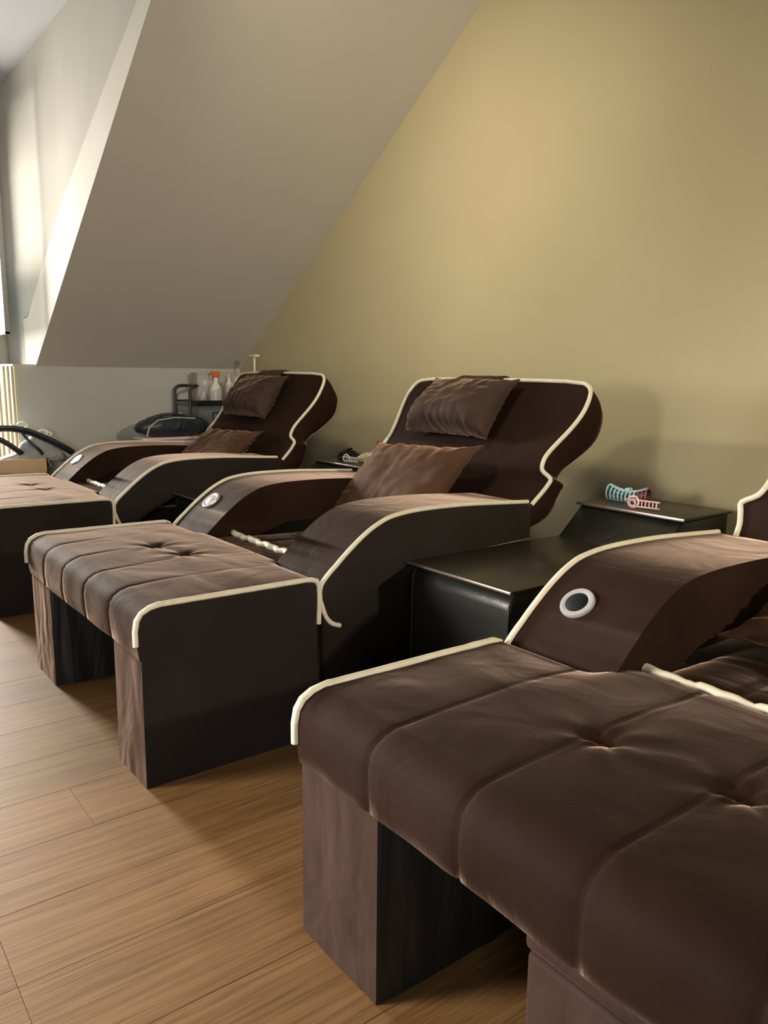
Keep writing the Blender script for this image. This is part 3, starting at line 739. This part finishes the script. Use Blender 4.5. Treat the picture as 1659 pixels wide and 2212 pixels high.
def spray(loc, label, s=1.0, head=(.75, .20, .04)):
    t = thing('spray_bottle', label, 'bottle', loc, math.radians(-60))
    bm = bmesh.new(); lathe(bm, [(.034 * s, 0), (.040 * s, .006 * s), (.043 * s, .05 * s), (.040 * s, .085 * s), (.026 * s, .11 * s), (.016 * s, .125 * s), (.014 * s, .158 * s)], seg=28)
    finish('bottle_body', bm, P_WHITE, t)
    boxobj('bottle_label', -.044 * s, -.0405 * s, -.020 * s, .020 * s, .03 * s, .08 * s, plastic('lilac_label', (.45, .42, .52)), t, .001)
    hm = plastic('spray_head_plastic', head)
    bm = bmesh.new(); box(bm, -.020 * s, .020 * s, -.014 * s, .022 * s, .158 * s, .20 * s, .008 * s); box(bm, -.015 * s, .015 * s, -.040 * s, .02 * s, .178 * s, .198 * s, .005 * s)
    finish('spray_head', bm, hm, t)
    tubeobj('trigger', [(0, -.028 * s, .182 * s), (0, -.038 * s, .165 * s), (0, -.036 * s, .145 * s)], .004 * s, P_WHITE, t)
    bm = bmesh.new(); lathe(bm, [(.007 * s, 0), (.007 * s, .012 * s)], (0, -.040 * s, .19 * s), 12, Matrix.Rotation(PI / 2, 3, 'X')); finish('nozzle', bm, P_WHITE, t)
    return t
def pump(loc, label, h=.15, body=(.80, .78, .70)):
    t = thing('pump_bottle', label, 'bottle', loc, math.radians(-80))
    bm = bmesh.new(); lathe(bm, [(.022, 0), (.025, .005), (.025, h * .68), (.012, h * .78), (.010, h * .84)], seg=20)
    finish('bottle_body', bm, plastic('pump_body', body), t)
    bm = bmesh.new(); lathe(bm, [(.011, h * .82), (.011, h * .90), (.004, h * .91), (.004, h * .98)], seg=14); finish('pump_collar', bm, P_WHITE, t)
    tubeobj('pump_spout', [(0, .010, h), (0, -.012, h), (0, -.034, h - .006)], .005, P_WHITE, t)
    return t
spray((-5.185, 2.455, .90), 'white spray bottle with an orange trigger head on the trolley', 1.06)
pump((-5.19, 2.56, .90), 'first small white pump bottle right of the orange-headed spray bottle', .185)
pump((-5.16, 2.655, .90), 'second small white pump bottle, right against the recliner back', .185, (.75, .55, .45))
pump((-5.22, 2.375, .90), 'short clear dropper bottle at the left end of the trolley shelf', .06, (.6, .62, .6))
# telescopic suitcase handle seen below the trolley shelf
sc = thing('suitcase', 'pale suitcase with black telescopic handle standing by the trolley', 'suitcase', (-5.02, 2.40, 0))
boxobj('case_body', -.075, .075, -.085, .085, .03, .72, mat('pale_case', (.42, .38, .30), .5), sc, .02, 3)
tubeobj('telescopic_handle', [(0, -.05, .72), (0, -.05, .83), (0, .05, .83), (0, .05, .72)], .006, P_BLACK, sc)
for sy in (-1, 1):
    bm = bmesh.new(); lathe(bm, [(.025, -.01), (.025, .01)], (0, sy * .06, .025), 16, Matrix.Rotation(PI / 2, 3, 'Y')); finish('wheel', bm, P_BLACK, sc)
# stand with a T head
st = thing('stand', 'slim white T-topped stand rising behind the farthest recliner back', 'stand', (-4.99, 2.66, 0))
bm = bmesh.new(); lathe(bm, [(.085, 0), (.085, .012), (.02, .022), (.01, .03)], seg=28); finish('stand_base', bm, P_WHITE, st)
tubeobj('pole', [(0, 0, .02), (0, 0, 1.215)], .008, P_WHITE, st, seg=12)
boxobj('crossbar', -.028, .075, -.02, .02, 1.212, 1.230, P_WHITE, st, .006).location = (-.03, 0, 0)

# storage bin and duffel bag behind the far armrest
M_NAVY = mat('navy_nylon', (.012, .018, .028), .35, (.025, .034, .045), 8, .3, 60, wrinkle=.02)
bn = thing('storage_bin', 'pinkish translucent storage bin under the dark duffel bag', 'bin', (-5.015, 2.02, 0))
boxobj('bin_body', -.085, .085, -.20, .20, 0, .665, mat('pinkish_plastic', (.62, .48, .45), .35, (.7, .6, .58), 6), bn, .012, 3)
boxobj('bin_lid', -.090, .090, -.207, .207, .665, .682, P_PINK, bn, .005)
df = thing('duffel_bag', 'dark navy puffy duffel bag with silver trim behind the farthest armrest', 'bag', (-5.015, 2.05, .682))
bm = bmesh.new(); bmesh.ops.create_uvsphere(bm, u_segments=36, v_segments=20, radius=1)
for v in bm.verts:
    c = v.co; s_ = lambda a, e: math.copysign(abs(a) ** e, a)
    v.co = Vector((s_(c.x, .8) * .088, s_(c.y, .75) * .25, .066 + s_(c.z, .7) * .064 + .012 * nz(c.x * 3, c.y * 5, c.z * 3) - .020 * max(0, -c.y) ** 2 * (c.z > 0)))
    v.co.z = max(v.co.z, 0.001)
finish('bag_body', bm, M_NAVY, df)
arc = [(.086 * math.cos(a), -.165, .062 + .066 * math.sin(a)) for a in [PI * i / 12 for i in range(13)]]
tubeobj('silver_trim', [(.080, -.20, .01), (.086, -.185, .07), (.072, -.12, .112), (.062, 0, .127), (.06, .14, .118)], .005, plastic('silver_trim', (.55, .55, .56), .3), df, seg=6)
tubeobj('carry_handle', catmull([(-.03, -.16, .11), (-.02, -.06, .140), (0, .04, .142), (0, .13, .115)], 4), .010, M_NAVY, df, seg=8)

# box, tote bag and black stool at the left edge
M_CARD = mat('tan_cardboard', (.58, .38, .22), .8, (.66, .46, .28), 5)
cb = thing('cardboard_box', 'open tan cardboard box on the floor beside the cream reveal', 'box', (-5.325, 1.14, 0))
bm = bmesh.new()
box(bm, -.11, .11, -.165, .165, 0, .012); box(bm, -.11, -.104, -.165, .165, 0, .56); box(bm, .104, .11, -.165, .165, 0, .56)
box(bm, -.11, .11, -.165, -.159, 0, .56); box(bm, -.11, .11, .159, .165, 0, .56)
finish('carton', bm, M_CARD, cb, smooth=False)
for s in (-1, 1):
    bm = bmesh.new(); prism(bm, [(s * .160, .56), (s * .164, .56), (s * .192, .50), (s * .188, .50)], -.10, .10, 'x'); finish('flap', bm, M_CARD, cb, smooth=False)
M_GREYCLOTH = mat('grey_cloth', (.28, .29, .30), .85, (.42, .41, .40), 7, wrinkle=.03)
tb = thing('tote_bag', 'grey cloth bag with thick navy arched handles stuffed into the cardboard box', 'bag', (-5.325, 1.14, .013))
bm = bmesh.new(); bmesh.ops.create_uvsphere(bm, u_segments=48, v_segments=32, radius=1)
for v in bm.verts:
    c = v.co.copy(); z_ = .36 + (.33 if c.z > 0 else .359) * c.z
    q = max(0, min(1, (z_ - .53) / .06)); q = q * q * (3 - 2 * q)
    e = lambda a, p: math.copysign(abs(a) ** p, a)
    yy = e(c.y, .8) * (.145 + .05 * q) + .16 * q; xx = e(c.x, .8) * .092
    v.co = Vector((xx, yy, z_ + q * (.020 * nz(c.x * 2, c.y * 5, c.z * 4) - .10 * max(0, c.y))))
finish('bag_body', bm, M_GREYCLOTH, tb)
tubeobj('handle', catmull([(.06, -.26, .66), (.075, -.18, .715), (.085, -.08, .738), (.09, .04, .722), (.09, .16, .672), (.09, .27, .610), (.08, .33, .57)], 5), .024, M_NAVY, tb, seg=12, flat=.6)
tubeobj('handle', catmull([(.085, -.16, .70), (.10, -.08, .66), (.105, -.01, .605), (.10, .02, .58)], 5), .020, M_NAVY, tb, seg=12, flat=.6)
tubeobj('handle_strap', catmull([(.088, .03, .71), (.108, .07, .65), (.112, .12, .60), (.100, .14, .57)], 5), .009, M_NAVY, tb, seg=8)
for (yy, zz, r_) in ((.05, .745, .028), (.00, .74, .020), (.17, .70, .024), (.20, .69, .018)):
    tubeobj('cloth_knot', [(.03 + r_ * .4 * math.cos(a), yy + r_ * math.cos(a), zz + r_ * .7 * math.sin(a)) for a in [2 * PI * k / 12 for k in range(12)]], r_ * .42, P_WHITE, tb, seg=8, closed=True)
sl = thing('black_stool', 'black leather stool with a rounded top at the far left edge', 'stool', (-5.03, .84, 0))
boxobj('stool_seat', -.15, .15, -.25, .25, .38, .485, M_LEATHER, sl, .03, 4)
boxobj('stool_base', -.135, .135, -.235, .235, .0, .38, M_LEATHER, sl, .01)
